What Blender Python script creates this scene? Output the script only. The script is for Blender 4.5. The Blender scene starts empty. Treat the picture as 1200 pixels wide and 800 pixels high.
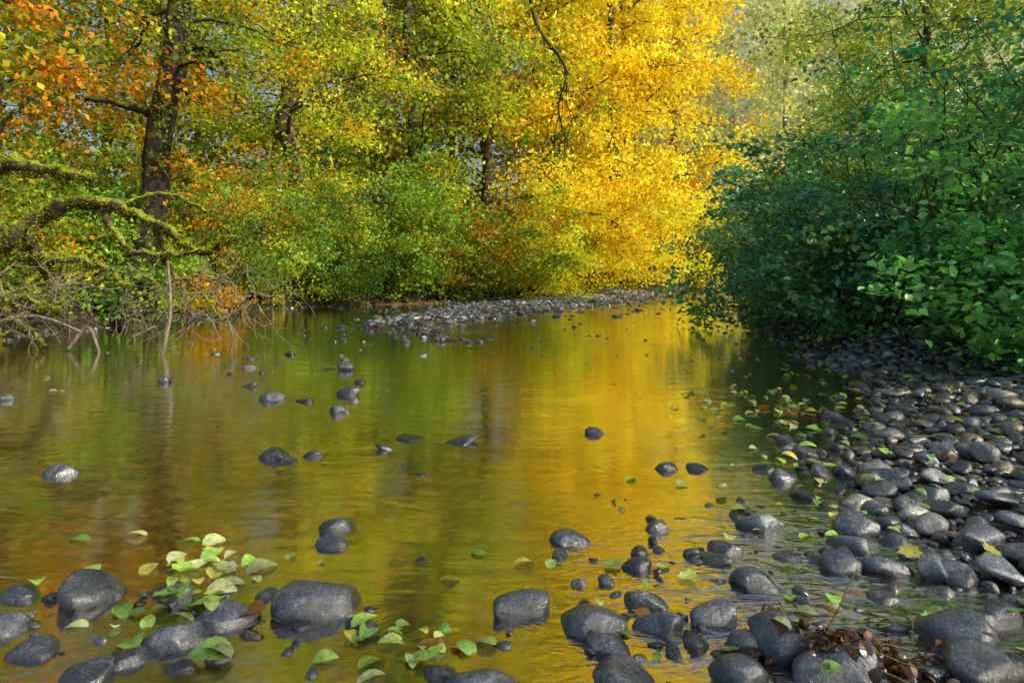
import bpy, math, numpy as np
from mathutils import Vector
rng = np.random.default_rng(11)
S = bpy.context.scene
COL = S.collection

# ------------------------------------------------------------ helpers
def new_mesh(name, V, faces_list, mat, colors=None, smooth=False, parent=None):
    V = np.asarray(V, dtype=np.float32)
    me = bpy.data.meshes.new(name)
    me.vertices.add(len(V)); me.vertices.foreach_set('co', V.ravel())
    loops = np.concatenate([f.ravel() for f in faces_list]).astype(np.int32)
    tot = np.concatenate([np.full(len(f), f.shape[1], np.int32) for f in faces_list])
    start = np.concatenate([[0], np.cumsum(tot)[:-1]]).astype(np.int32)
    me.loops.add(len(loops)); me.loops.foreach_set('vertex_index', loops)
    me.polygons.add(len(tot)); me.polygons.foreach_set('loop_start', start)
    me.polygons.foreach_set('loop_total', tot)
    me.polygons.foreach_set('use_smooth', np.full(len(tot), smooth))
    me.update(calc_edges=True)
    if colors is not None:
        a = me.color_attributes.new('Col', 'FLOAT_COLOR', 'POINT')
        c = np.ones((len(V), 4), np.float32); c[:, :3] = colors
        a.data.foreach_set('color', c.ravel())
    me.materials.append(mat)
    ob = bpy.data.objects.new(name, me); COL.objects.link(ob)
    if parent: ob.parent = parent
    return ob

def empty(name, loc=(0, 0, 0)):
    e = bpy.data.objects.new(name, None); COL.objects.link(e); e.empty_display_size = .2
    return e

def norm(a): return a / (np.linalg.norm(a, axis=-1, keepdims=True) + 1e-9)

T_DIAM = (np.array([[-.5,0,0],[.02,.36,.05],[.5,0,-.04],[.02,-.36,.05]]), [np.array([[0,1,2,3]])])
T_FOLD = (np.array([[-.5,0,0],[-.12,.33,.08],[.25,.24,.06],[.5,0,-.08],[.25,-.24,.06],[-.12,-.33,.08]]),
          [np.array([[0,3,2,1],[0,5,4,3]])])
T_STR = (np.array([[-.5,0,0],[0,.2,.05],[.5,0,-.1],[0,-.2,.05]]), [np.array([[0,1,2,3]])])
def ovate(n=9, wid=.36, ser=.03):
    t = np.linspace(0, 1, n)
    w = wid*np.sin(np.pi*t**.75)**.8
    w[1:-1] += ser*np.where(np.arange(n-2) % 2 == 0, 1, -1)
    x = t-.5; z0 = -.12*(x*2)**2
    mid = np.stack([x, 0*x, z0], 1)
    L = np.stack([x[1:-1], w[1:-1], z0[1:-1]+.25*w[1:-1]], 1); R = L*[1,-1,1]
    V = np.concatenate([mid, L, R]); m = n; k = n-2
    q = []; tri = []
    for off, flip in ((m, 0), (m+k, 1)):
        for i in range(k-1):
            f = [i+1, i+2, off+i+1, off+i]; q.append(f[::-1] if flip else f)
        a = [0, 1, off]; b = [n-2, n-1, off+k-1]
        tri += [a[::-1] if flip else a, b[::-1] if flip else b]
    return (V, [np.array(q), np.array(tri)])
T_OV = ovate(13, .34, .012)
def maple():
    pts = []
    for a, r in [(180,.3),(150,.45),(128,.38),(100,.52),(75,.38),(48,.53),(28,.42),(0,.62)]:
        pts.append([math.cos(math.radians(a))*r, math.sin(math.radians(a))*r, .15*r])
    low = [[p[0], -p[1], p[2]] for p in pts[1:-1]][::-1]
    V = np.array([[0,0,0]]+pts+low); n = len(V)-1
    return (V, [np.array([[0, 1+(i+1) % n, 1+i] for i in range(n)])])
T_MAP = maple()

class Leaves:
    def __init__(s): s.c=[]; s.n=[]; s.s=[]; s.col=[]; s.full=False
    def add(s, c, n, sz, col): s.c.append(c); s.n.append(n); s.s.append(sz); s.col.append(col)
    def clump(s, p, r, n, pal, leaf, flat=.45, droop=.25, up=.9):
        p = np.asarray(p, float)
        el_ = (p[2]-1.3)/max(1., math.hypot(p[0], p[1]))
        if (el_ > .47 and not s.full) or p[1] < -1: n = max(8, int(n*.4)); leaf = leaf*1.5
        g = rng.normal(0, .5, (n, 3))*[r, r, r*flat]
        g[:, 2] -= droop*(g[:, 0]**2+g[:, 1]**2)/max(r, .01)
        nn = rng.normal(0, .75, (n, 3)); nn[:, 2] += up
        base = np.array(pal[rng.integers(len(pal))])*rng.uniform(.65, 1.25)
        col = base*rng.uniform(.6, 1.35, (n, 1))*rng.uniform(.88, 1.12, (n, 3))
        s.add(p+g, norm(nn), leaf*rng.uniform(.6, 1.3, n), col)
    def build(s, name, tmpl, mat, parent=None, smooth=False):
        C = np.concatenate(s.c); N = np.concatenate(s.n); Z = np.concatenate(s.s); K = np.concatenate(s.col)
        TV, TF = tmpl; k = len(TV); n = len(C)
        r = norm(rng.normal(size=(n, 3))); t = norm(np.cross(N, r)); b = np.cross(N, t)
        V = C[:, None] + Z[:, None, None]*(TV[None, :, 0:1]*t[:, None] + TV[None, :, 1:2]*b[:, None] + TV[None, :, 2:3]*N[:, None])
        F = [(f[None]+(np.arange(n)*k)[:, None, None]).reshape(-1, f.shape[1]) for f in TF]
        return new_mesh(name, V.reshape(-1, 3), F, mat, np.clip(np.repeat(K, k, 0), 0, .95), smooth, parent)

class Tubes:
    def __init__(s): s.V=[]; s.F=[]; s.n=0
    def tube(s, P, R, k=7, lump=.0):
        P = np.asarray(P, float); R = np.asarray(R, float); m = len(P)
        T = norm(np.gradient(P, axis=0))
        ref = np.array([.31, .9, .2]) if abs(T[0, 2]) > .7 else np.array([.1, .2, 1.])
        A = norm(np.cross(T, ref)); B = np.cross(T, A)
        th = np.arange(k)*2*np.pi/k
        rr = R[:, None]*(1+lump*rng.normal(0, 1, (m, k)))
        V = P[:, None]+rr[..., None]*(np.cos(th)[None, :, None]*A[:, None]+np.sin(th)[None, :, None]*B[:, None])
        i = np.arange(m-1)[:, None]*k; j = np.arange(k)[None]; j2 = (j+1) % k
        s.F.append((np.stack([i+j, i+j2, i+k+j2, i+k+j], -1).reshape(-1, 4))+s.n)
        s.V.append(V.reshape(-1, 3)); s.n += m*k
    def build(s, name, mat, parent=None):
        return new_mesh(name, np.concatenate(s.V), [np.concatenate(s.F)], mat, None, True, parent)

def smoothpath(P, n):
    P = np.asarray(P, float); t = np.linspace(0, len(P)-1, n); out = []
    for a in t:
        i = min(int(a), len(P)-2); f = a-i
        p0 = P[max(i-1, 0)]; p1 = P[i]; p2 = P[i+1]; p3 = P[min(i+2, len(P)-1)]
        out.append(.5*((2*p1)+(-p0+p2)*f+(2*p0-5*p1+4*p2-p3)*f*f+(-p0+3*p1-3*p2+p3)*f**3))
    return np.array(out)

def grow(p, d, L, n, droop=.1, wob=.18):
    d = norm(np.asarray(d, float)); P = [np.asarray(p, float)]
    for i in range(n):
        d = norm(d+rng.normal(0, wob, 3)+np.array([0, 0, -droop]))
        P.append(P[-1]+d*L/n)
    return np.array(P)

# ------------------------------------------------------------ materials
def mat(name):
    m = bpy.data.materials.new(name); m.use_nodes = True
    nt = m.node_tree; nt.nodes.clear()
    return m, nt, nt.nodes.new('ShaderNodeOutputMaterial')
def N(nt, t, **kw):
    n = nt.nodes.new(t)
    for k, v in kw.items():
        if k in n.inputs: n.inputs[k].default_value = v
        else: setattr(n, k, v)
    return n
def ramp(nt, stops):
    r = nt.nodes.new('ShaderNodeValToRGB'); e = r.color_ramp.elements
    while len(e) < len(stops): e.new(.5)
    for i, (p, c) in enumerate(stops): e[i].position = p; e[i].color = (*c, 1)
    return r

def leaf_material(name, trans=.5, gloss=.05, tint=(1.15, 1.05, .7), spots=False):
    m, nt, out = mat(name); L = nt.links.new
    at = N(nt, 'ShaderNodeAttribute', attribute_name='Col'); src = at.outputs['Color']
    if spots:
        geo = N(nt, 'ShaderNodeNewGeometry'); n = N(nt, 'ShaderNodeTexNoise', Scale=45.0, Detail=6.0, Roughness=.7); L(geo.outputs['Position'], n.inputs['Vector'])
        r = ramp(nt, [(.3, (.35, .25, .12)), (.45, (.85, .85, .7)), (.65, (1.2, 1.2, 1.2))]); L(n.outputs['Fac'], r.inputs[0])
        ml = N(nt, 'ShaderNodeMixRGB', blend_type='MULTIPLY', Fac=1.0); L(src, ml.inputs[1]); L(r.outputs[0], ml.inputs[2]); src = ml.outputs[0]
    d = N(nt, 'ShaderNodeBsdfDiffuse'); t = N(nt, 'ShaderNodeBsdfTranslucent')
    mul = N(nt, 'ShaderNodeMixRGB', blend_type='MULTIPLY', Fac=1.0); mul.inputs[2].default_value = (*tint, 1)
    L(src, mul.inputs[1]); L(src, d.inputs['Color']); L(mul.outputs[0], t.inputs['Color'])
    mx = N(nt, 'ShaderNodeMixShader', Fac=trans); L(d.outputs[0], mx.inputs[1]); L(t.outputs[0], mx.inputs[2])
    last = mx
    if gloss > 0:
        g = N(nt, 'ShaderNodeBsdfGlossy', Roughness=.35); g.inputs['Color'].default_value = (.9, .95, 1, 1)
        last = N(nt, 'ShaderNodeMixShader', Fac=gloss); L(mx.outputs[0], last.inputs[1]); L(g.outputs[0], last.inputs[2])
    L(last.outputs[0], out.inputs['Surface']); return m
M_LEAF = leaf_material('autumn_leaf', .5, 0, (1.1, 1.1, .7))
M_LEAFG = leaf_material('green_leaf', .42, .07, (1.2, 1.15, .6))
M_FALL = leaf_material('fallen_leaf', .15, .1, spots=True)
M_MOSSF = leaf_material('moss_strands', .3, .0)

def bark_material(name, dark, light, moss, amount):
    m, nt, out = mat(name); L = nt.links.new
    tc = N(nt, 'ShaderNodeNewGeometry')
    mp = N(nt, 'ShaderNodeMapping'); mp.inputs['Scale'].default_value = (6, 6, 1.6); L(tc.outputs['Position'], mp.inputs[0])
    n1 = N(nt, 'ShaderNodeTexNoise', Scale=2.2, Detail=8.0, Roughness=.65); L(mp.outputs[0], n1.inputs['Vector'])
    r = ramp(nt, [(.35, dark), (.7, light)]); L(n1.outputs['Fac'], r.inputs[0])
    n2 = N(nt, 'ShaderNodeTexNoise', Scale=2.5, Detail=6.0); L(tc.outputs['Position'], n2.inputs['Vector'])
    sp = N(nt, 'ShaderNodeSeparateXYZ'); L(tc.outputs['Normal'], sp.inputs[0])
    a = N(nt, 'ShaderNodeMath', operation='MULTIPLY_ADD'); L(sp.outputs['Z'], a.inputs[0]); a.inputs[1].default_value = .28; L(n2.outputs['Fac'], a.inputs[2])
    mr = N(nt, 'ShaderNodeMapRange'); L(a.outputs[0], mr.inputs['Value'])
    mr.inputs['From Min'].default_value = .62-amount; mr.inputs['From Max'].default_value = .78-amount
    mx = N(nt, 'ShaderNodeMixRGB'); L(mr.outputs[0], mx.inputs[0]); L(r.outputs[0], mx.inputs[1]); mx.inputs[2].default_value = (*moss, 1)
    b = N(nt, 'ShaderNodeBump', Strength=1.0, Distance=.06); L(n1.outputs['Fac'], b.inputs['Height'])
    p = N(nt, 'ShaderNodeBsdfPrincipled', Roughness=.9); L(mx.outputs[0], p.inputs['Base Color']); L(b.outputs[0], p.inputs['Normal'])
    L(p.outputs[0], out.inputs['Surface']); return m
M_BARK = bark_material('bark', (.02, .015, .01), (.1, .075, .045), (.18, .18, .03), .1)
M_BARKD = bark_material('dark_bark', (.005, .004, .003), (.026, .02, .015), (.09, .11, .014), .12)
M_MOSS = bark_material('mossy_bark', (.02, .016, .01), (.07, .05, .025), (.26, .32, .025), .06)
M_TWIG = bark_material('bare_twig', (.10, .08, .06), (.34, .29, .23), (.15, .15, .04), -.1)

def stone_material():
    m, nt, out = mat('river_stone'); L = nt.links.new
    geo = N(nt, 'ShaderNodeNewGeometry'); at = N(nt, 'ShaderNodeAttribute', attribute_name='Col')
    n1 = N(nt, 'ShaderNodeTexNoise', Scale=14.0, Detail=7.0, Roughness=.75); L(geo.outputs['Position'], n1.inputs['Vector'])
    n2 = N(nt, 'ShaderNodeTexNoise', Scale=110.0, Detail=3.0, Roughness=.75); L(geo.outputs['Position'], n2.inputs['Vector'])
    r = ramp(nt, [(.3, (.4, .4, .42)), (.52, (1, 1, 1)), (.7, (2.2, 2.1, 1.9))]); L(n1.outputs['Fac'], r.inputs[0])
    mu = N(nt, 'ShaderNodeMixRGB', blend_type='MULTIPLY', Fac=1.0); L(at.outputs['Color'], mu.inputs[1]); L(r.outputs[0], mu.inputs[2])
    r2 = ramp(nt, [(.35, (.55, .55, .55)), (.55, (1, 1, 1)), (.68, (2.3, 2.3, 2.2))]); L(n2.outputs['Fac'], r2.inputs[0])
    mu2 = N(nt, 'ShaderNodeMixRGB', blend_type='MULTIPLY', Fac=1.0); L(mu.outputs[0], mu2.inputs[1]); L(r2.outputs[0], mu2.inputs[2])
    sp = N(nt, 'ShaderNodeSeparateXYZ'); L(geo.outputs['Position'], sp.inputs[0])
    ad = N(nt, 'ShaderNodeMath', operation='MULTIPLY_ADD'); L(n1.outputs['Fac'], ad.inputs[0]); ad.inputs[1].default_value = .08; L(sp.outputs['Z'], ad.inputs[2])
    wet = N(nt, 'ShaderNodeMapRange'); L(ad.outputs[0], wet.inputs['Value']); wet.inputs['From Min'].default_value = .055; wet.inputs['From Max'].default_value = .10
    dk = N(nt, 'ShaderNodeMixRGB', blend_type='MULTIPLY', Fac=1.0); L(mu2.outputs[0], dk.inputs[1])
    wc = N(nt, 'ShaderNodeMixRGB'); L(wet.outputs[0], wc.inputs[0]); wc.inputs[1].default_value = (.35, .34, .33, 1); wc.inputs[2].default_value = (1, 1, 1, 1)
    L(wc.outputs[0], dk.inputs[2])
    ro = N(nt, 'ShaderNodeMapRange'); L(wet.outputs[0], ro.inputs['Value']); ro.inputs['To Min'].default_value = .10; ro.inputs['To Max'].default_value = .22
    b = N(nt, 'ShaderNodeBump', Strength=.5, Distance=.02); L(n1.outputs['Fac'], b.inputs['Height'])
    b2 = N(nt, 'ShaderNodeBump', Strength=.35, Distance=.002); L(n2.outputs['Fac'], b2.inputs['Height']); L(b.outputs[0], b2.inputs['Normal'])
    p = N(nt, 'ShaderNodeBsdfPrincipled', IOR=1.7); L(dk.outputs[0], p.inputs['Base Color']); L(ro.outputs[0], p.inputs['Roughness']); L(b2.outputs[0], p.inputs['Normal'])
    p.inputs['Specular IOR Level'].default_value = .8
    p.inputs['Specular Tint'].default_value = (.85, .93, 1, 1)
    L(p.outputs[0], out.inputs['Surface']); return m
M_STONE = stone_material()

def ground_material():
    m, nt, out = mat('ground'); L = nt.links.new
    geo = N(nt, 'ShaderNodeNewGeometry'); at = N(nt, 'ShaderNodeAttribute', attribute_name='Col')
    v = N(nt, 'ShaderNodeTexVoronoi', Scale=11.0); L(geo.outputs['Position'], v.inputs['Vector'])
    n1 = N(nt, 'ShaderNodeTexNoise', Scale=1.2, Detail=7.0, Roughness=.65); L(geo.outputs['Position'], n1.inputs['Vector'])
    sv = N(nt, 'ShaderNodeSeparateColor'); L(v.outputs['Color'], sv.inputs[0])
    r = ramp(nt, [(0, (.45, .45, .5)), (.5, (.9, .85, .8)), (1, (1.7, 1.6, 1.4))]); L(sv.outputs[0], r.inputs[0])
    e = ramp(nt, [(.2, (1, 1, 1)), (.6, (.35, .33, .3))]); L(v.outputs['Distance'], e.inputs[0])
    a = N(nt, 'ShaderNodeMixRGB', blend_type='MULTIPLY', Fac=1.0); L(at.outputs['Color'], a.inputs[1]); L(r.outputs[0], a.inputs[2])
    a2 = N(nt, 'ShaderNodeMixRGB', blend_type='MULTIPLY', Fac=.8); L(a.outputs[0], a2.inputs[1]); L(e.outputs[0], a2.inputs[2])
    rn = ramp(nt, [(.3, (.55, .5, .45)), (.7, (1.4, 1.35, 1.2))]); L(n1.outputs['Fac'], rn.inputs[0])
    a3 = N(nt, 'ShaderNodeMixRGB', blend_type='MULTIPLY', Fac=1.0); L(a2.outputs[0], a3.inputs[1]); L(rn.outputs[0], a3.inputs[2])
    inv = N(nt, 'ShaderNodeMath', operation='MULTIPLY_ADD'); L(v.outputs['Distance'], inv.inputs[0]); inv.inputs[1].default_value = -1; inv.inputs[2].default_value = 1
    b = N(nt, 'ShaderNodeBump', Strength=.8, Distance=.04); L(inv.outputs[0], b.inputs['Height'])
    p = N(nt, 'ShaderNodeBsdfPrincipled', Roughness=.7); L(a3.outputs[0], p.inputs['Base Color']); L(b.outputs[0], p.inputs['Normal'])
    L(p.outputs[0], out.inputs['Surface']); return m
M_GROUND = ground_material()

def water_material():
    m, nt, out = mat('stream_water'); L = nt.links.new
    geo = N(nt, 'ShaderNodeNewGeometry')
    mp = N(nt, 'ShaderNodeMapping'); mp.inputs['Scale'].default_value = (.8, 2.2, 1); mp.inputs['Rotation'].default_value = (0, 0, .35)
    L(geo.outputs['Position'], mp.inputs[0])
    n1 = N(nt, 'ShaderNodeTexNoise', Scale=1.1, Detail=4.0, Roughness=.5, Distortion=2.0); L(mp.outputs[0], n1.inputs['Vector'])
    n2 = N(nt, 'ShaderNodeTexNoise', Scale=7.0, Detail=3.0, Roughness=.5, Distortion=1.0); L(mp.outputs[0], n2.inputs['Vector'])
    n3 = N(nt, 'ShaderNodeTexNoise', Scale=.45, Detail=2.0); L(geo.outputs['Position'], n3.inputs['Vector'])
    rp = ramp(nt, [(.50, (.02, .02, .02)), (.68, (.6, .6, .6))]); L(n3.outputs['Fac'], rp.inputs[0])
    sb = N(nt, 'ShaderNodeVectorMath', operation='DISTANCE'); L(geo.outputs['Position'], sb.inputs[0]); sb.inputs[1].default_value = (1.3, 2.7, 0)
    near = N(nt, 'ShaderNodeMapRange'); L(sb.outputs['Value'], near.inputs['Value']); near.inputs['From Min'].default_value = .5; near.inputs['From Max'].default_value = 1.5; near.inputs['To Min'].default_value = 1.9; near.inputs['To Max'].default_value = 0
    mxs = N(nt, 'ShaderNodeMath', operation='ADD'); L(rp.outputs[0], mxs.inputs[0]); L(near.outputs[0], mxs.inputs[1])
    st = N(nt, 'ShaderNodeMath', operation='MULTIPLY'); L(mxs.outputs[0], st.inputs[0]); st.inputs[1].default_value = .42
    b = N(nt, 'ShaderNodeBump', Strength=.11, Distance=.05); L(n1.outputs['Fac'], b.inputs['Height'])
    b2 = N(nt, 'ShaderNodeBump', Distance=.018); L(st.outputs[0], b2.inputs['Strength']); L(n2.outputs['Fac'], b2.inputs['Height']); L(b.outputs[0], b2.inputs['Normal'])
    lw = N(nt, 'ShaderNodeLayerWeight', Blend=.5)
    pw = N(nt, 'ShaderNodeMath', operation='POWER'); L(lw.outputs['Facing'], pw.inputs[0]); pw.inputs[1].default_value = 1.3
    f = N(nt, 'ShaderNodeMath', operation='MULTIPLY_ADD', use_clamp=True); L(pw.outputs[0], f.inputs[0]); f.inputs[1].default_value = .84; f.inputs[2].default_value = .18
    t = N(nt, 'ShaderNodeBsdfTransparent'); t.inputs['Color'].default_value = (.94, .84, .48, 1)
    g = N(nt, 'ShaderNodeBsdfGlossy', Roughness=.075); L(b2.outputs[0], g.inputs['Normal']); g.inputs['Color'].default_value = (1, 1, 1, 1)
    mx = N(nt, 'ShaderNodeMixShader'); L(f.outputs[0], mx.inputs[0]); L(t.outputs[0], mx.inputs[1]); L(g.outputs[0], mx.inputs[2])
    L(mx.outputs[0], out.inputs['Surface']); return m
M_WATER = water_material()

# ------------------------------------------------------------ terrain
LY = [-400,-5,10,16,20,25,28,34,40,50,80,400]; LX = [-14,-12,-11,-9.9,-9.6,-9,-5.8,1,7.5,13,27,150]
RY = [-400,-5,2,2.5,3.0,3.5,4.3,5.2,6.5,8,10.4,14,18,25,35,45,60,80,400]
RX = [3,2,1.75,1.65,1.65,1.75,2.05,2.6,3.5,4.2,4.9,5.5,6.2,8,12,16,22,33,170]
def sm(t): t = np.clip(t, 0, 1); return t*t*(3-2*t)
def wav(x, y, f, s):
    return (np.sin(x*f+1.3*s+1.7*np.sin(y*f*.7+s))+np.sin(y*f*1.13+2.1*s+1.4*np.sin(x*f*.8-s)))*.5
BAR = np.array([[-2.9,16.5,1.3],[-1.6,21,2.7],[.6,28,4.4],[6,38,4.4]])
def bar(x, y):
    best = np.zeros_like(x)
    for a, b in zip(BAR[:-1], BAR[1:]):
        d = b[:2]-a[:2]; t = np.clip(((x-a[0])*d[0]+(y-a[1])*d[1])/(d@d), 0, 1)
        w = a[2]+(b[2]-a[2])*t
        q = np.hypot(x-a[0]-t*d[0], y-a[1]-t*d[1])/w
        best = np.maximum(best, np.exp(-q**2))
    t = np.clip((y-13)/6, 0, 1); q = np.hypot(x-(-1.4-1.2*t), y-(13+6*t))/.8
    return np.maximum(best, .8*np.exp(-q**2))
def terrain(x, y):
    x = np.asarray(x, float); y = np.asarray(y, float)
    xl = np.interp(y, LY, LX)+.4*wav(x*0, y, .9, 2); xr = np.interp(y, RY, RX)+.12*wav(x*0, y, 1.7, 4)
    dl = xl-x; dr = x-xr
    dw = np.minimum(-dl, -dr)
    bed = -.04-.24*sm(dw/3.0)
    shoal = sm((4.2-y)/2.2)*sm((y+6)/3)
    bed = bed*(1-.6*shoal)+.02*wav(x, y, 2.1, 1)
    bed = bed+.38*bar(x, y)*sm(dw*2)
    left = .45*sm(dl/.6)+.07*np.clip(dl, 0, 60)+.05*wav(x, y, 1.2, 3)-.03
    gs = .08*np.clip(dr, 0, 2.5)+sm((y-8)/3)*.25*sm(dr/1.0)+.05*np.clip(dr-2.5, 0, 80)-.03
    h = np.where(dl > 0, left, np.where(dr > 0, gs+.02*wav(x, y, 3, 5), bed))
    return h, dl, dr
u = np.linspace(-1, 1, 361); gx = 8*np.sinh(u*4.2)/np.sinh(1)*.9*.35+1
v = np.linspace(-.62, 1, 400); gy = 6*np.sinh(v*4.3)/np.sinh(1)*.6+4
X, Y = np.meshgrid(gx, gy); H, DL, DR = terrain(X, Y)
ny, nx = X.shape
V = np.stack([X, Y, H], -1).reshape(-1, 3)
i = np.arange(ny-1)[:, None]*nx+np.arange(nx-1)[None]
F = np.stack([i, i+1, i+nx+1, i+nx], -1).reshape(-1, 4)
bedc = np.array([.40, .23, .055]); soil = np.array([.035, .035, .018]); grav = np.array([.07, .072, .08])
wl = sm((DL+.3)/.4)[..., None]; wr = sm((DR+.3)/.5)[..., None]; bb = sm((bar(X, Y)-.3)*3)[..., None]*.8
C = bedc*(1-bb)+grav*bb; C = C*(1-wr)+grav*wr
veg = (sm((Y-9.5)/1.5)*sm((DR-.3)/.8)+sm((DR-3.2)/1.5)); veg = np.clip(veg, 0, 1)[..., None]
C = C*(1-veg)+soil*veg; C = C*(1-wl)+soil*wl
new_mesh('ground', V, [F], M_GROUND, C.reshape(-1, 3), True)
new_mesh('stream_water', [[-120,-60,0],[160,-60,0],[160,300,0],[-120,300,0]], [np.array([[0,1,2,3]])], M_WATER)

# ------------------------------------------------------------ stones
import bmesh
def ico(sub):
    bm = bmesh.new(); bmesh.ops.create_icosphere(bm, subdivisions=sub, radius=1)
    V = np.array([v.co[:] for v in bm.verts]); F = np.array([[v.index for v in f.verts] for f in bm.faces]); bm.free(); return V, F
def variants(sub, n, cut=.85):
    V0, F = ico(sub); out = []
    for _ in range(n):
        V = V0.copy()
        for _ in range(8):
            nn = norm(rng.normal(size=3)); d = rng.uniform(.5, .85)
            V -= np.clip(V@nn-d, 0, None)[:, None]*nn*cut
        ph = rng.uniform(0, 6, 3)
        V *= 1+.08*np.sin(V[:, [1]]*2.6+ph[0])+.07*np.sin(V[:, [0]]*3.1+ph[1])+.02*np.sin(V[:, [2]]*7+ph[2])
        out.append(V)
    return out, F
VAR = {2: variants(2, 20), 3: variants(3, 20), 4: variants(5, 14, .62)}
STONES = []
def scol():
    c = np.array([.095, .112, .145])*rng.uniform(.35, 1.6)
    r = rng.random()
    if r < .12: c = np.array([.19, .16, .12])*rng.uniform(.6, 1.4)
    elif r < .22: c = np.array([.28, .29, .31])*rng.uniform(.6, 1.2)
    return c
def barcol(): return scol()*1.35
def stone_geo(x, y, z, w, sub, fl=None, asp=None):
    vs, F = VAR[sub]; V = vs[rng.integers(len(vs))]
    sy = w/2*(asp or rng.uniform(.6, .95)); sz = w/2*(fl or rng.uniform(.36, .68)); a = rng.uniform(-.6, .6) if asp else rng.uniform(0, 6.28)
    V = V*[w/2, sy, sz]
    t = rng.normal(0, .18); V = np.stack([V[:, 0]*math.cos(t)-V[:, 2]*math.sin(t), V[:, 1], V[:, 0]*math.sin(t)+V[:, 2]*math.cos(t)], 1)
    V = np.stack([V[:, 0]*math.cos(a)-V[:, 1]*math.sin(a), V[:, 0]*math.sin(a)+V[:, 1]*math.cos(a), V[:, 2]], 1)
    STONES.append((x, y, z, (w/2+sy)/2, sz))
    return V+[x, y, z], F
def batch(name, items, sub, colf=scol):
    Vs=[]; Fs=[]; Cs=[]; n=0
    for (x, y, z, w) in items:
        V, F = stone_geo(x, y, z, w, sub); Vs.append(V); Fs.append(F+n); n += len(V); Cs.append(np.tile(colf(), (len(V), 1)))
    new_mesh(name, np.concatenate(Vs), [np.concatenate(Fs)], M_STONE, np.concatenate(Cs), True)

HERO = [(-2.91,4.43,.23),(-2.5,7.07,.27),(-1.68,4.84,.22),(-1.55,4.74,.15),(-1.42,4.86,.15),(-.89,3.49,.18),(-.87,3.27,.155),
(-1.67,2.74,.30),(-1.98,2.76,.17),(-1.84,2.5,.2),(-1.64,2.34,.16),(-1.37,2.19,.17),(-1.29,2.31,.15),(-1.37,2.74,.17),(-1.2,2.43,.22),
(-1.08,2.56,.23),(-.98,2.31,.12),(-1.09,2.25,.11),(-.75,2.68,.33),(-.55,2.5,.13),(-.98,2.76,.12),(.04,2.64,.24),(.29,2.53,.25),(.33,2.36,.19),
(.36,2.18,.21),(-.1,2.14,.24),(-.23,2.22,.13),(.28,3.34,.21),(.23,3.12,.11),(.74,3.46,.15),(.68,5.55,.19),(1.03,4.54,.18),(1.23,4.56,.15),
(-2.24,9.2,.3),(-1.76,7.3,.26),(-1.62,6.4,.19),(1.28,3.52,.24),(1.02,2.86,.22),(.54,2.5,.17),(.52,2.7,.17),(.76,2.56,.19),(.73,2.2,.19),
(.81,2.38,.15),(1.52,2.2,.26),(1.04,2.17,.28),(1.73,3.44,.26),(2.2,3.22,.25),(1.45,3.03,.2),(1.0,3.2,.17),(-5.2,7,.2),(.55,3.02,.15),(-.41,3.1,.07),(.5,4,.07),(1.7,4.3,.2),
(2.3,4.2,.24),(2.1,4.9,.2),(2.6,3.9,.2),(1.9,2.9,.2),(3.1,4.9,.22),(2.9,6.2,.24),(1.75,2.55,.17),(2.0,3.75,.16)]
for (x, y, w) in HERO:
    h, _, dr = terrain(x, y); base = max(float(h), -.02)
    V, F = stone_geo(0, 0, 0, w*1.1, 4, fl=rng.uniform(.5, .66), asp=rng.uniform(.7, .9))
    s = STONES.pop(); z = base+s[4]*.25
    STONES.append((x, y, z, s[3], s[4]))
    c = np.array([.085, .1, .13])*rng.uniform(.5, 1.5)
    ob = new_mesh('river_rock', V, [F], M_STONE, np.tile(c, (len(V), 1)), True); ob.location = (x, y, z)
for (x, y, w) in [(-.39,5.25,.32),(-.8,5.35,.24),(-.93,5.05,.2),(-.59,4.4,.09),(-2.1,6.9,.2),(.9,3.1,.2)]:
    V, F = stone_geo(0, 0, 0, w, 4, fl=.3, asp=.6); STONES.pop(); STONES.append((x, y, 0, w*.4, w*.15))
    ob = new_mesh('river_rock', V, [F], M_STONE, np.tile([.05, .055, .06], (len(V), 1)), True); ob.location = (x, y, .0)

near=[]
for _ in range(60000):
    y = 1.6+rng.random()**1.3*9.5; xr = float(np.interp(y, RY, RX))
    x = xr-1.1+rng.random()*5.6
    if x > .85*y+.9: continue
    dr = x-xr
    keep = .025 if dr < -.6 else (.12 if dr < -.15 else (.5 if dr < .15 else 1))
    if rng.random() > keep: continue
    w = float(np.clip(rng.lognormal(math.log(.055), .6), .022, .24))*(1+.02*y)
    near.append((x, y, w))
def thin(items, k, maxn):
    grid = {}; out = []
    for (x, y, w) in sorted(items, key=lambda t: -t[2]*(.35+1.3*rng.random())):
        g = (int(x/.25), int(y/.25)); bad = False
        for a in (-1, 0, 1):
            for b in (-1, 0, 1):
                for (x2, y2, w2) in grid.get((g[0]+a, g[1]+b), ()):
                    if (x-x2)**2+(y-y2)**2 < (k*(w+w2)/2)**2: bad = True; break
                if bad: break
            if bad: break
        if not bad:
            grid.setdefault(g, []).append((x, y, w)); out.append((x, y, w))
            if len(out) >= maxn: break
    return out
near = thin([(h[0], h[1], h[2]) for h in HERO]+near, .68, 9000)
hs = set((h[0], h[1]) for h in HERO)
near = [n for n in near if (n[0], n[1]) not in hs]
A=[]; B=[]
for (x, y, w) in near:
    h = float(terrain(x, y)[0]); z = h+w*rng.uniform(.05, .28)
    (A if y < 4.6 else B).append((x, y, z, w))
batch('gravel_bank', A, 3); batch('gravel_bank', B, 2)
P=[]
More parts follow.
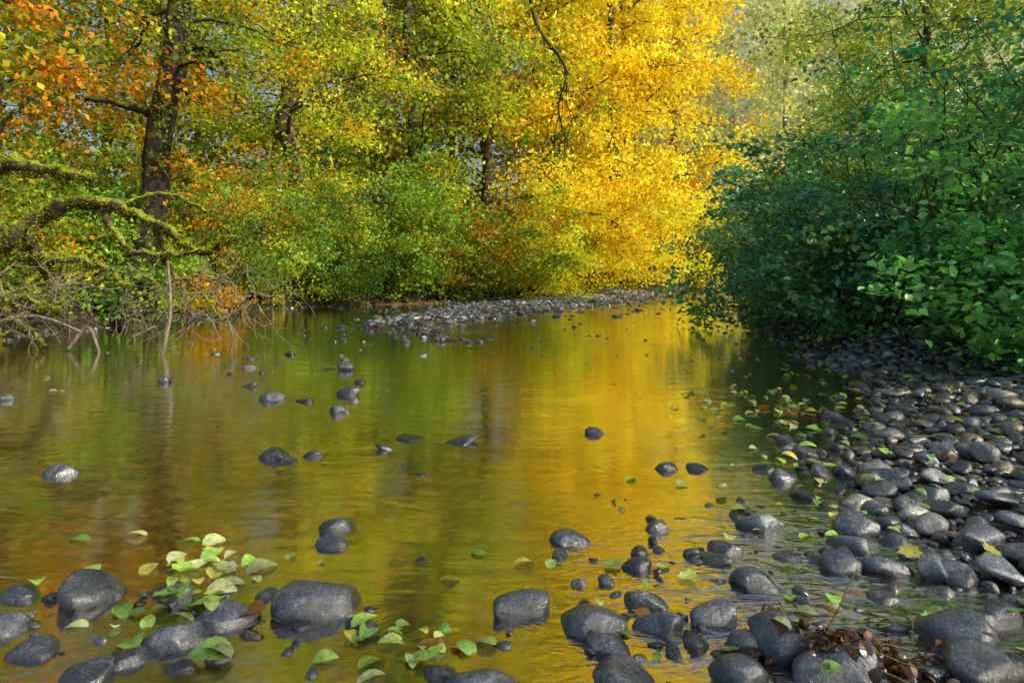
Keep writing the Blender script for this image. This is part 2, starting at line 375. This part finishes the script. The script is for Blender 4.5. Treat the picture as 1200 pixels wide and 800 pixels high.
for _ in range(420):
    x = rng.uniform(-2.4, 1.4); y = rng.uniform(1.7, 4.2)
    if rng.random() > sm((4.4-y)/2)*.9+.05: continue
    w = rng.uniform(.03, .11); P.append((x, y, float(terrain(x, y)[0])+w*.15, w))
for (cx, cy, s, n) in [(-1.55,2.75,.25,30),(-1.2,2.5,.3,26),(-.55,2.5,.2,12),(.45,2.5,.3,30),(.8,3.1,.3,26),(-1.9,2.5,.2,14),(.9,2.4,.35,34),(1.3,3.5,.4,50)]:
    for _ in range(n):
        x = rng.normal(cx, s); y = max(1.8, rng.normal(cy, s*.7)); w = rng.uniform(.03, .1); P.append((x, y, rng.uniform(-.03, .01), w))
batch('river_pebbles', P, 3)
P=[]
for _ in range(1300):
    y = 1.6+7*rng.random()**1.4; x = rng.uniform(-.85*y-.5, min(.8*y, float(np.interp(y, RY, RX)))); w = rng.uniform(.03, .13)
    P.append((x, y, float(terrain(x, y)[0])-.01, min(w, .22*abs(float(terrain(x, y)[0]))/.1)))
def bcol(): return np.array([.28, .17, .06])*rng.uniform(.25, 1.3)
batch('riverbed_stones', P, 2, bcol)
P=[]
for _ in range(17000):
    y = rng.uniform(12, 42); x = rng.uniform(-8, 13); b = float(bar(np.array(x), np.array(y)))
    if rng.random() > b**1.4*.9+.003: continue
    h, dl, dr = terrain(x, y)
    if dl > .5 or dr > .5: continue
    w = float(np.clip(rng.lognormal(math.log(.16), .4), .07, .42)); P.append((x, y, max(float(h), -.05)+w*.08, w))
for _ in range(50):
    x = rng.uniform(-8, 5); y = rng.uniform(9, 18); w = rng.uniform(.06, .2); P.append((x, y, w*rng.uniform(-.12, .02), w))
for _ in range(34):
    x = rng.normal(-2.6, 1.1); y = rng.uniform(7.5, 17); w = rng.uniform(.07, .24); P.append((x, y, w*rng.uniform(-.12, .05), w))
for _ in range(500):
    y = rng.uniform(9, 26); x = float(np.interp(y, RY, RX))+rng.normal(-.1, .45); w = rng.uniform(.08, .25); P.append((x, y, max(float(terrain(x, y)[0]), -.05)+.02, w))
for _ in range(260):
    y = rng.uniform(10, 27); x = float(np.interp(y, LY, LX))+rng.normal(.1, .3); w = rng.uniform(.08, .25); P.append((x, y, 0, w))
batch('gravel_bar', P, 2, barcol)

# ------------------------------------------------------------ fallen leaves
SA = np.array(STONES)
def surf(x, y):
    h = max(float(terrain(x, y)[0]), 0.0)
    d2 = ((SA[:, 0]-x)**2+(SA[:, 1]-y)**2)/SA[:, 3]**2
    k = d2 < 1
    if k.any(): h = max(h, float((SA[k, 2]+SA[k, 4]*np.sqrt(1-d2[k])).max()))
    return h
palF = [(.34,.55,.12),(.45,.62,.18),(.55,.66,.34),(.22,.45,.10),(.3,.55,.1),(.5,.6,.3),(.6,.6,.12)]
fl = Leaves(); fm = Leaves()
def drop(x, y, s, tgt=None):
    c = np.array(palF[rng.integers(len(palF))])*rng.uniform(.6, 1.2)
    if rng.random() < .05: c = np.array([.3, .13, .03])
    n = norm(np.array([[rng.normal(0, .2), rng.normal(0, .2), 1.]]))
    (fl if tgt is None else tgt).add(np.array([[x, y, surf(x, y)+.006+.06*s]]), n, np.array([s]), c[None])
for (cx, cy, sx, sy, n, s) in [(-1.28,2.85,.13,.2,36,.10),(-1.2,2.5,.15,.12,10,.11),(-.38,2.42,.15,.1,26,.085),(-1.75,2.9,.2,.12,5,.09),(.35,3.0,.3,.2,5,.08),
    (.6,2.6,.4,.4,12,.08),(2.4,6.2,.4,.7,70,.12),(1.6,3.8,.3,.5,32,.08),(2.5,4.8,.7,1.0,44,.08),(3.8,7,1,1.2,70,.09),(4.6,9,1.5,1.2,60,.1),(1.5,2.7,.5,.5,18,.08),(-.9,3.5,.6,.3,3,.07),(-5.8,8,.8,1,4,.1)]:
    for _ in range(n):
        y = max(2.0, rng.normal(cy, sy)); drop(rng.normal(cx, sx), y, s*rng.uniform(.5, 1.3), fm if rng.random() < .1 else None)
for (x, y, s) in [(-2.1,3.32,.11),(-1.85,3.38,.11),(-1.55,3.3,.1),(-1.02,2.3,.15),(-.98,2.55,.13),(-1.1,3.0,.14),(.55,2.72,.1)]: drop(x, y, s)
e = empty('fallen_leaves'); fl.build('ovate_leaves', T_OV, M_FALL, e, True); fm.build('maple_leaves', T_MAP, M_FALL, e)
bl = Leaves()
for _ in range(200):
    x = rng.normal(1.12, .14); y = rng.normal(2.26, .08); c = np.array([.14,.06,.025])*rng.uniform(.3, 1.4)
    bl.add(np.array([[x, y, surf(x, y)+rng.uniform(.01, .03)]]), norm(rng.normal(size=(1, 3))+[0, 0, 1]), np.array([rng.uniform(.02, .06)]), c[None])
for _ in range(900):
    y = rng.uniform(2.5, 11); x = float(np.interp(y, RY, RX))+rng.uniform(.3, 4); c = np.array([.16,.09,.035])*rng.uniform(.4, 1.8)
    if x > .8*y+.3: continue
    bl.add(np.array([[x, y, surf(x, y)+.01]]), norm(rng.normal(size=(1, 3))*.5+[0, 0, 1]), np.array([rng.uniform(.02, .06)]), c[None])
e = empty('leaf_litter'); bl.build('litter', T_OV, M_FALL, e)
tw = Tubes()
for _ in range(14):
    x = rng.normal(1.2, .2); y = rng.normal(2.35, .15); P_ = grow((x, y, surf(x, y)+.02), (rng.normal(), rng.normal()*.5, .1), rng.uniform(.15, .35), 6, .04, .15); tw.tube(P_, np.linspace(.004, .002, 7), 5)
for _ in range(60):
    y = rng.uniform(3, 10); x = float(np.interp(y, RY, RX))+rng.uniform(.2, 3.5); P_ = grow((x, y, surf(x, y)+.03), (rng.normal(), rng.normal(), .02), rng.uniform(.15, .6), 6, .0, .15); P_[:, 2] = np.maximum(P_[:, 2], .05); tw.tube(P_, np.linspace(.006, .002, 7), 5)
tw.build('twigs', M_BARK, e)

# ------------------------------------------------------------ trees
GOLD = [(.95,.68,.03),(.95,.8,.05),(.95,.56,.02),(.95,.86,.09),(.94,.86,.07),(.95,.76,.04)]
GOLDG = [(.7,.74,.06),(.55,.66,.06),(.85,.74,.06),(.42,.56,.06),(.85,.55,.04),(.62,.72,.08)]
OLIVE = [(.26,.38,.04),(.40,.47,.05),(.17,.28,.04),(.52,.5,.05),(.55,.28,.03),(.22,.36,.04)]
ORNG = [(.65,.38,.03),(.65,.28,.025),(.5,.5,.04),(.28,.36,.04),(.2,.3,.04)]
GREEN = [(.17,.36,.06),(.28,.45,.06),(.12,.27,.06),(.4,.52,.06)]
DARKG = [(.12,.2,.03),(.2,.27,.03),(.09,.15,.025),(.3,.3,.03)]
BLUEG = [(.08,.36,.21),(.055,.27,.16),(.12,.42,.18),(.10,.38,.12),(.26,.52,.12)]
BRG = [(.13,.5,.14),(.09,.38,.14),(.22,.58,.15),(.10,.42,.18)]
YG = [(.45,.6,.10),(.36,.52,.10),(.6,.64,.10),(.28,.46,.11)]

def tree(name, base, Ht, r, pal, leaf=.14, lean=(0, 0), c0=.15, LL=4.5, nl=26, sub=4, cr=1.0, cn=110, tmpl=T_DIAM, bark=None, path=None, radii=None, droop=.07, lm=None, flat=.45, up=.9, full=False):
    e = empty(name); tb = Tubes(); lv = Leaves(); lv.full = full
    x, y = base; z = float(terrain(x, y)[0])-.1
    if path is None:
        n = 12; P_ = np.zeros((n, 3)); t = np.linspace(0, 1, n)
        P_[:, 0] = x+lean[0]*t+np.cumsum(rng.normal(0, .25, n))*(t > 0); P_[:, 1] = y+lean[1]*t+np.cumsum(rng.normal(0, .2, n))*(t > 0); P_[:, 2] = z+t*Ht
        P_ = smoothpath(P_, 24); t = np.linspace(0, 1, 24); R = r*(1-.85*t); R[0] *= 1.4
    else: P_ = smoothpath(path, 26); R = np.interp(np.linspace(0, 1, 26), np.linspace(0, 1, len(radii)), radii)
    tb.tube(P_, R, 12, .05)
    for i in range(nl):
        t = c0+(1-c0)*(i+rng.random())/nl; f = t*(len(P_)-1); k = min(int(f), len(P_)-2); p = P_[k]+(P_[k+1]-P_[k])*(f-k)
        az = i*2.4+rng.normal(0, .4); L = LL*(1-.65*max(0, (t-.3)/.7)**1.5)*rng.uniform(.6, 1.15)
        Q = grow(p, (math.cos(az), math.sin(az), rng.uniform(.1, .7)), L, 8, droop, .2)
        r0 = min(.35*np.interp(f, range(len(P_)), R), .02+.015*L); tb.tube(Q, np.linspace(r0, .01, 9), 6)
        for s in range(sub):
            j = rng.integers(2, 9); d = norm(Q[j]-Q[j-1])+rng.normal(0, .6, 3); W = grow(Q[j], d, L*rng.uniform(.18, .4), 4, droop, .2)
            tb.tube(W, np.linspace(r0*.3+.004, .006, 5), 4)
            lv.clump(W[-1], cr*rng.uniform(.6, 1.25), int(cn*rng.uniform(.5, 1.3)), pal, leaf, flat, .25, up)
        lv.clump(Q[-1], cr, cn, pal, leaf, flat, .25, up)
    tb.build('trunk_and_limbs', bark or M_BARK, e); lv.build('foliage', tmpl, lm or M_LEAF, e)
    return e

def shrub(name, base, Ht, spread, pal, leaf=.08, ns=14, sub=5, cr=.55, cn=90, tmpl=T_DIAM, lm=None, bias=(0, 0), flat=.5, up=.9):
    e = empty(name); tb = Tubes(); lv = Leaves(); x, y = base; z = max(float(terrain(x, y)[0]), 0)-.05
    for i in range(ns):
        az = i*2.4+rng.normal(0, .3); o = spread*rng.uniform(.25, 1.1)
        p0 = np.array([x+math.cos(az)*spread*.15, y+math.sin(az)*spread*.15, z])
        h = Ht*rng.uniform(.4, 1.15); d = np.array([math.cos(az)*o+bias[0], math.sin(az)*o+bias[1], h])
        L = np.linalg.norm(d); Q = grow(p0, d+[0, 0, h*.3], L, 10, .06, .12)
        Q[:, 2] = np.maximum(Q[:, 2], .12)
        tb.tube(Q, np.linspace(.015+.005*Ht, .005, 11), 5)
        sp = pal if rng.random() > .25 else [tuple(np.array(pal[0])*1.3+[.1, .06, 0])]
        for s in range(sub+2):
            j = rng.integers(2, 11); W = grow(Q[j], rng.normal(0, 1, 3)*[1, 1, .5]+[bias[0]*.3, bias[1]*.3, .2], rng.uniform(.3, .9)*spread*.6, 4, .12, .2)
            W[:, 2] = np.maximum(W[:, 2], .15)
            tb.tube(W, np.linspace(.010, .004, 5), 4)
            lv.clump(W[-1], cr*rng.uniform(.5, 1.3), int(cn*rng.uniform(.4, 1.3)), sp, leaf, flat, .25, up)
        lv.clump(Q[-1], cr, cn, sp, leaf, flat, .25, up)
    tb.build('stems', M_BARK, e); lv.build('foliage', tmpl, lm or M_LEAF, e); return e

for (x, y, h, p) in [(-6,36,22,OLIVE),(-1.2,38,25,GOLDG),(3,41,29,GOLD),(7.2,45,30,GOLD),(1.5,46,33,GOLD),(5,50,37,GOLD),(8.8,50,36,GOLD),(-5,44,27,OLIVE),(11.5,52,33,GOLD)]:
    gold = p is GOLD
    tree('maple_tree', (x, y), h, .42, p, .28 if gold else .25, (rng.normal(0, .8), -1), .06, 6.2, 42, 6, 1.5, 92 if gold else 80, up=.25 if gold else .4, full=gold, flat=.6)
for (x, y, h, s, p) in [(5.2,40,6,3.2,GOLD),(8.6,44,6,3,GOLD),(2.2,37,5.5,3,GOLD),(-1.6,32,5.4,3.0,OLIVE),(.6,34,3.5,2.4,GOLDG),(-4.8,30,5,2.6,GREEN),(10.5,47,6,2.5,GOLDG),(13.5,52,6,3,GOLDG)]:
    shrub('streamside_shrub', (x, y), h, s, p, .17, 20, 6, .8, 80, up=.4)
for (x, y, h, p) in [(-13,24,17,OLIVE),(-10.8,30,18,GOLDG),(-16,18,16,ORNG),(-8.5,35,20,OLIVE),(-17,28,19,OLIVE),(-13.8,14.5,12,ORNG),(-13,38,22,OLIVE)]:
    tree('maple_tree', (x, y), h, .26, p, .16, (1.0, -.6), .1, 4.8, 34, 5, 1.1, 92, bark=M_BARK, up=.6)
tree('mossy_maple_tree', (-8.0, 27), 17, .4, GOLDG, .16, c0=.35, LL=4.8, nl=22, sub=5, cr=1.0, cn=80, bark=M_BARK, up=.6,
     path=[(-8.7,27,0),(-8.4,27,3),(-8.5,27,5.5),(-9.0,27,7.5),(-8.2,27,9.5),(-7.7,27,12),(-8,27,18)], radii=[.55,.42,.38,.36,.3,.24,.06])
for (x, y, h, s, p) in [(-10.2,17.6,2.8,1.6,GREEN),(-10.2,20,4.0,2.2,ORNG),(-9.9,23,4.2,2.2,GREEN),(-9.2,25.6,4.6,2.3,OLIVE),(-7.2,27.2,4.4,2.2,GREEN),(-11.8,14.6,3,1.8,OLIVE),
    (-12.2,11.5,3.2,2,GREEN),(-12.6,19,4.5,2.4,GREEN),(-5.6,29.4,5.0,2.4,OLIVE),(-12.5,22,5,2.5,ORNG),(-11.6,8.5,3,2,GREEN)]:
    shrub('streamside_shrub', (x, y), h, s, p, .12, 18, 6, .6, 80, bias=(.6, -.4), up=.6)
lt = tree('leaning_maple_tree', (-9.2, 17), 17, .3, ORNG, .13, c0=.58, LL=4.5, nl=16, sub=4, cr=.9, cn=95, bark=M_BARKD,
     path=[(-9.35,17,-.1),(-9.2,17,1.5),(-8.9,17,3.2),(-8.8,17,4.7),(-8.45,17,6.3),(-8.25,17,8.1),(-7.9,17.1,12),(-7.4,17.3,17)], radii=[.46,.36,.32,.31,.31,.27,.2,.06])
tb = Tubes(); lv = Leaves(); ms = Leaves()
def mossy(P_, r0, r1, n=16, lump=.16, strands=26, k=9, hang=.9, tint=1.0):
    Q = smoothpath(P_, n*2); n = n*2
    Q[1:-1] += rng.normal(0, .03, (n-2, 3)); R = np.linspace(r0, r1, n)*rng.uniform(.7, 1.3, n); tb.tube(Q, R, k, lump)
    clumpy = np.clip(.5+.5*np.sin(np.arange(n)*.7+rng.uniform(0, 6))+rng.normal(0, .3, n), 0, 1.4)
    for q, r, cl in zip(Q, R, clumpy):
        m = int(strands*2.2*(.15+cl)); g = rng.normal(0, 1, (m, 3)); g = norm(g)*(r+.004)*rng.uniform(.85, 1.12, (m, 1)); g[:, :2] += rng.normal(0, .035, (m, 2))
        g[:, 2] -= np.abs(rng.normal(0, r*hang+.08, m))*(rng.random(m) < .35)*(.3+cl)
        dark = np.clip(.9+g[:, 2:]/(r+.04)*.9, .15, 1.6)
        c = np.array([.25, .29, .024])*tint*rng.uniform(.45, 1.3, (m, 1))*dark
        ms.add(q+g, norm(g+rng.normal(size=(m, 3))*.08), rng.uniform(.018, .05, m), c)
mossy([(-8.8,17,5.2),(-9.5,16.8,5.45),(-10.3,16.5,5.5)], .12, .05, 8, .12, 40, tint=.6)
mossy([(-8.45,17,6.9),(-7.6,16.8,6.9),(-7,16.5,6.4),(-6.6,16.4,5.4)], .13, .03, 10, .12, 40, tint=.6)
for k in range(5000):
    zz = .3+rng.random()*8; px = np.interp(zz, [-.1,1.5,3.2,4.7,6.3,8.1,12], [-9.35,-9.2,-8.9,-8.8,-8.45,-8.25,-7.9]); a = rng.uniform(0, 6.28)
    if math.sin(a*2+zz*2)+.5*math.sin(zz*5) < .15: continue
    ms.add(np.array([[px+.33*math.cos(a), 17+.33*math.sin(a), zz]]), norm(np.array([[math.cos(a), math.sin(a), .3]])+rng.normal(size=(1, 3))*.3), np.array([rng.uniform(.04, .09)]), np.array([[.20, .26, .03]])*rng.uniform(.3, 1.3))
Q = smoothpath([(-8.1,17,9),(-5,16.5,10.2),(-2,15.6,10),(0,15,8.6),(.5,14.4,6.6),(1.1,14,5.5),(.95,14,4.7),(1.15,14,3.9)], 34)
tb.tube(Q, np.linspace(.09, .008, 34), 7, .05)
for q in Q[6:]:
    for _ in range(3):
        W = grow(q, rng.normal(0, 1, 3)+[0, 0, -.2], rng.uniform(.5, 1.5), 5, .25, .2); tb.tube(W, np.linspace(.01, .003, 6), 4)
        if q[2] > 5.6: lv.clump(W[-1], .45, 40, GOLDG, .11)
        elif rng.random() < .7: lv.clump(W[-1], .25, 14, OLIVE, .09)
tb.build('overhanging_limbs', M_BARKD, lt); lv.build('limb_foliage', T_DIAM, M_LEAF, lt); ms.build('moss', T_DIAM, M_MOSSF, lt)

e = empty('mossy_leaning_tree'); tb = Tubes(); ms = Leaves()
mossy([(-12.5,13.5,.1),(-11.8,13,1.6),(-10.6,12.5,2.9),(-9,12,3.2),(-8,12,3.12),(-7.3,11.8,2.95)], .2, .05, 24, .18, 110)
mossy([(-11.9,13,.9),(-10,12.3,1.2),(-9,12,1.75),(-8.1,12,2.4),(-7.2,12,2.55),(-6,11.8,2.05),(-4.95,11.5,1.45)], .18, .04, 34, .22, 120, hang=1.5)
mossy([(-8.4,12,2.2),(-8.2,11.8,1.6),(-7.3,11.6,1.5),(-6.4,11.4,1.1)], .08, .03, 16, .2, 70, hang=1.5)
mossy([(-9.2,12,3.15),(-8.8,11.8,3.9),(-8.2,11.7,4.3)], .06, .02, 8, .15, 34)
mossy([(-7.2,12,2.5),(-6.6,11.8,1.7),(-5.4,11.6,1.65),(-4.6,11.4,1.9)], .06, .02, 16, .2, 60, hang=1.5)
mossy([(-11.5,12,.6),(-10,11.6,.95),(-8.8,11.5,1.0),(-7.6,11.4,.7)], .09, .03, 18, .2, 70)
mossy([(-10.4,12.3,2.8),(-9.6,12,2.3),(-8.9,11.9,2.1),(-8.3,11.9,1.5),(-7.9,11.8,1.0)], .07, .03, 16, .2, 70, hang=2)
mossy([(-6.9,12,2.5),(-6.2,12.2,2.7),(-5.5,12.3,2.4),(-5.0,12.3,1.9)], .04, .02, 12, .2, 44, hang=1.5)
mossy([(-9.6,12,1.5),(-9.2,11.8,.9),(-8.4,11.6,.5),(-7.9,11.5,.1)], .06, .03, 12, .2, 44, hang=1)
mossy([(-6.2,11.9,2.1),(-5.9,11.8,1.4),(-5.3,11.6,1.0),(-4.9,11.5,.5)], .04, .015, 12, .2, 34, hang=1)
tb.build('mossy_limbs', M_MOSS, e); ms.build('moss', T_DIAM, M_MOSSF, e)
tb = Tubes()
tb.tube(smoothpath([(-5.6,11.1,1.5),(-5.5,11,.8),(-5.52,10.95,.4),(-5.6,10.9,-.1)], 10), np.linspace(.02, .035, 10), 6)
tb.tube(smoothpath([(-9.2,11.4,.0),(-8.6,11.3,.45),(-7.8,11.2,.6),(-7.0,11.1,.35)], 10), np.linspace(.04, .015, 10), 6)
tb.tube(smoothpath([(-7.4,11.4,.05),(-7.1,11.4,.4),(-6.9,11.3,.2),(-6.75,11.2,-.1)], 10), np.linspace(.03, .02, 10), 6)
for _ in range(85):
    x = rng.uniform(-9.8, -4.4); y = rng.uniform(11.1, 13.0); z = rng.uniform(.4, 1.7)
    W = grow((x, y, z), (rng.normal(0, 1.1)+.2, rng.normal(0, .5)-.2, -.8), z*rng.uniform(.9, 1.3), 7, .05, .28)
    r = rng.uniform(.006, .017); tb.tube(W, np.linspace(r, r*.4, 8), 5)
    for _ in range(3):
        j = rng.integers(2, 7); W2 = grow(W[j], rng.normal(0, 1, 3), .6, 5, .05, .3); tb.tube(W2, np.linspace(r*.5, .003, 6), 4)
tb.build('bare_branches', M_TWIG, e)

for (x, y, h, s, p) in [(6.8,9.2,3.2,1.5,BRG),(6.1,11.6,3.4,1.6,BLUEG),(8.2,9.8,4.2,1.8,BLUEG),(7.8,12.5,4.4,2,BLUEG),(6.2,13.8,3.2,1.5,BLUEG),(9.4,12,5,2,BLUEG),(6.6,8.0,2.2,1.2,BRG)]:
    shrub('vine_maple_shrub', (x, y), h, s, p, .12, 18, 5, .45, 44, T_FOLD, M_LEAFG, (-.4, -.35), .4, 1.3)
for (x, y, h, s, p) in [(7.0,16,3.4,1.6,BLUEG),(7.8,18.5,3.6,1.7,GREEN),(8.6,21,4.0,1.9,BLUEG),(10.6,25,4.2,2.0,YG),(9.8,16.5,6,2.4,BLUEG),(11.3,21,6.5,2.4,BLUEG),(13.4,29,5,2.2,YG),(16.5,35,5,2.4,YG)]:
    shrub('vine_maple_shrub', (x, y), h, s, p, .13, 18, 6, .6, 64, T_DIAM, M_LEAFG, (-.5, -.3))
for (x, y, h, p, LL) in [(11.3,17.5,11,YG,3.8),(13.4,25.5,10.5,YG,3.2),(15,22,13,YG,4.2),(12.5,12.5,12,BLUEG,3.6),(16,16,15,GREEN,5),(17.5,30,12,YG,3.5),(12,8.5,11,BLUEG,3.6),(16,5,14,GREEN,4.5),(13,0.5,12,BLUEG,4),(12,-5,12,BLUEG,4)]:  # last alders in the list stand out of view, added to shade the foreground
    tree('alder_tree', (x, y), h, .18, p, .14, (-1.0, 0), .2, LL, 26, 5, .95, 72, lm=M_LEAFG)

def distant(name, boxes, pal, leaf, cnt=16):
    lv = Leaves(); tb = Tubes()
    for (x, y, h, w) in boxes:
        z = float(terrain(x, y)[0]); tb.tube([(x, y, z-.5), (x+.3, y, z+h*.5), (x, y, z+h)], [.3, .18, .05], 6)
        n = int(h*1.3)
        for i in range(n):
            t = (i+.5)/n; R = w*(1-t)**.7+.8
            for k in range(6):
                a = rng.uniform(0, 6.28); q = R*rng.uniform(.1, 1)
                lv.clump((x+math.cos(a)*q, y+math.sin(a)*q, z+1+t*h), 1.6, cnt, pal, leaf, .4, .3, .5)
    e = empty(name); tb.build('trunks', M_BARK, e); lv.build('foliage', T_DIAM, M_LEAF, e)
HAZE_PALE = [(.66,.74,.32),(.74,.8,.36),(.52,.66,.28),(.82,.8,.34)]  # distance haze put into the leaf colours, paler than nearer foliage
bx = [(x+rng.normal(0, 1), 66+rng.normal(0, 3), rng.uniform(34, 38) if x < 27 else rng.uniform(25, 28), 4.8) for x in np.arange(13, 50, 3.8)]
bx += [(x+rng.normal(0, 1), 90+rng.normal(0, 4), rng.uniform(36, 39), 5) for x in np.arange(12, 66, 5)]
distant('distant_forest', bx, HAZE_PALE, .46, 26)
bx = [(x+rng.normal(0, 1), 50+rng.normal(0, 3), rng.uniform(24, 30), 5) for x in np.arange(-34, -3, 6)]+[(x, 34+rng.normal(0, 3), rng.uniform(12, 18), 4) for x in np.arange(-32, -16, 5)]+[(x, 36+rng.normal(0, 4), rng.uniform(9, 12), 3.5) for x in np.arange(26, 46, 6)]
distant('woodland', bx, DARKG, .42, 14)

# morning mist standing in the far reach of the valley
m, nt, out = mat('mist'); vs = N(nt, 'ShaderNodeVolumeScatter', Density=.012, Anisotropy=.0); vs.inputs['Color'].default_value = (1, 1, .95, 1)
nt.links.new(vs.outputs[0], out.inputs['Volume'])
x0, x1, y0, y1, z0, z1 = 9, 80, 53, 112, -2, 40
mv = np.array([[x0,y0,z0],[x1,y0,z0],[x1+30,y1,z0],[x0+10,y1,z0],[x0,y0,z1],[x1,y0,z1],[x1+30,y1,z1],[x0+10,y1,z1]])
new_mesh('mist', mv, [np.array([[0,3,2,1],[4,5,6,7],[0,1,5,4],[1,2,6,5],[2,3,7,6],[3,0,4,7]])], m)

# ------------------------------------------------------------ light, sky, camera
az = math.radians(118); el = math.radians(32)
d = Vector((math.sin(az)*math.cos(el), math.cos(az)*math.cos(el), math.sin(el)))
sun = bpy.data.lights.new('sun', 'SUN'); sun.energy = 5; sun.angle = math.radians(.5); sun.color = (1, .9, .68)
so = bpy.data.objects.new('sun', sun); COL.objects.link(so); so.rotation_euler = d.to_track_quat('Z', 'Y').to_euler()
w = bpy.data.worlds.new('World'); S.world = w; w.use_nodes = True; nt = w.node_tree
sky = nt.nodes.new('ShaderNodeTexSky'); sky.sky_type = 'NISHITA'; sky.sun_disc = False; sky.sun_elevation = el; sky.sun_rotation = az; sky.dust_density = 6; sky.air_density = 1.3
bg = nt.nodes['Background']; nt.links.new(sky.outputs[0], bg.inputs[0]); bg.inputs[1].default_value = .15
cam = bpy.data.cameras.new('camera'); co = bpy.data.objects.new('camera', cam); COL.objects.link(co)
co.location = (0, 0, 1.3); co.rotation_euler = (math.radians(90), 0, 0)
cam.lens = 24; cam.sensor_width = 36; cam.shift_y = -80/1200; cam.clip_end = 2000; cam.clip_start = .05
S.camera = co
S.view_settings.view_transform = 'Standard'; S.view_settings.look = 'None'; S.view_settings.exposure = 0
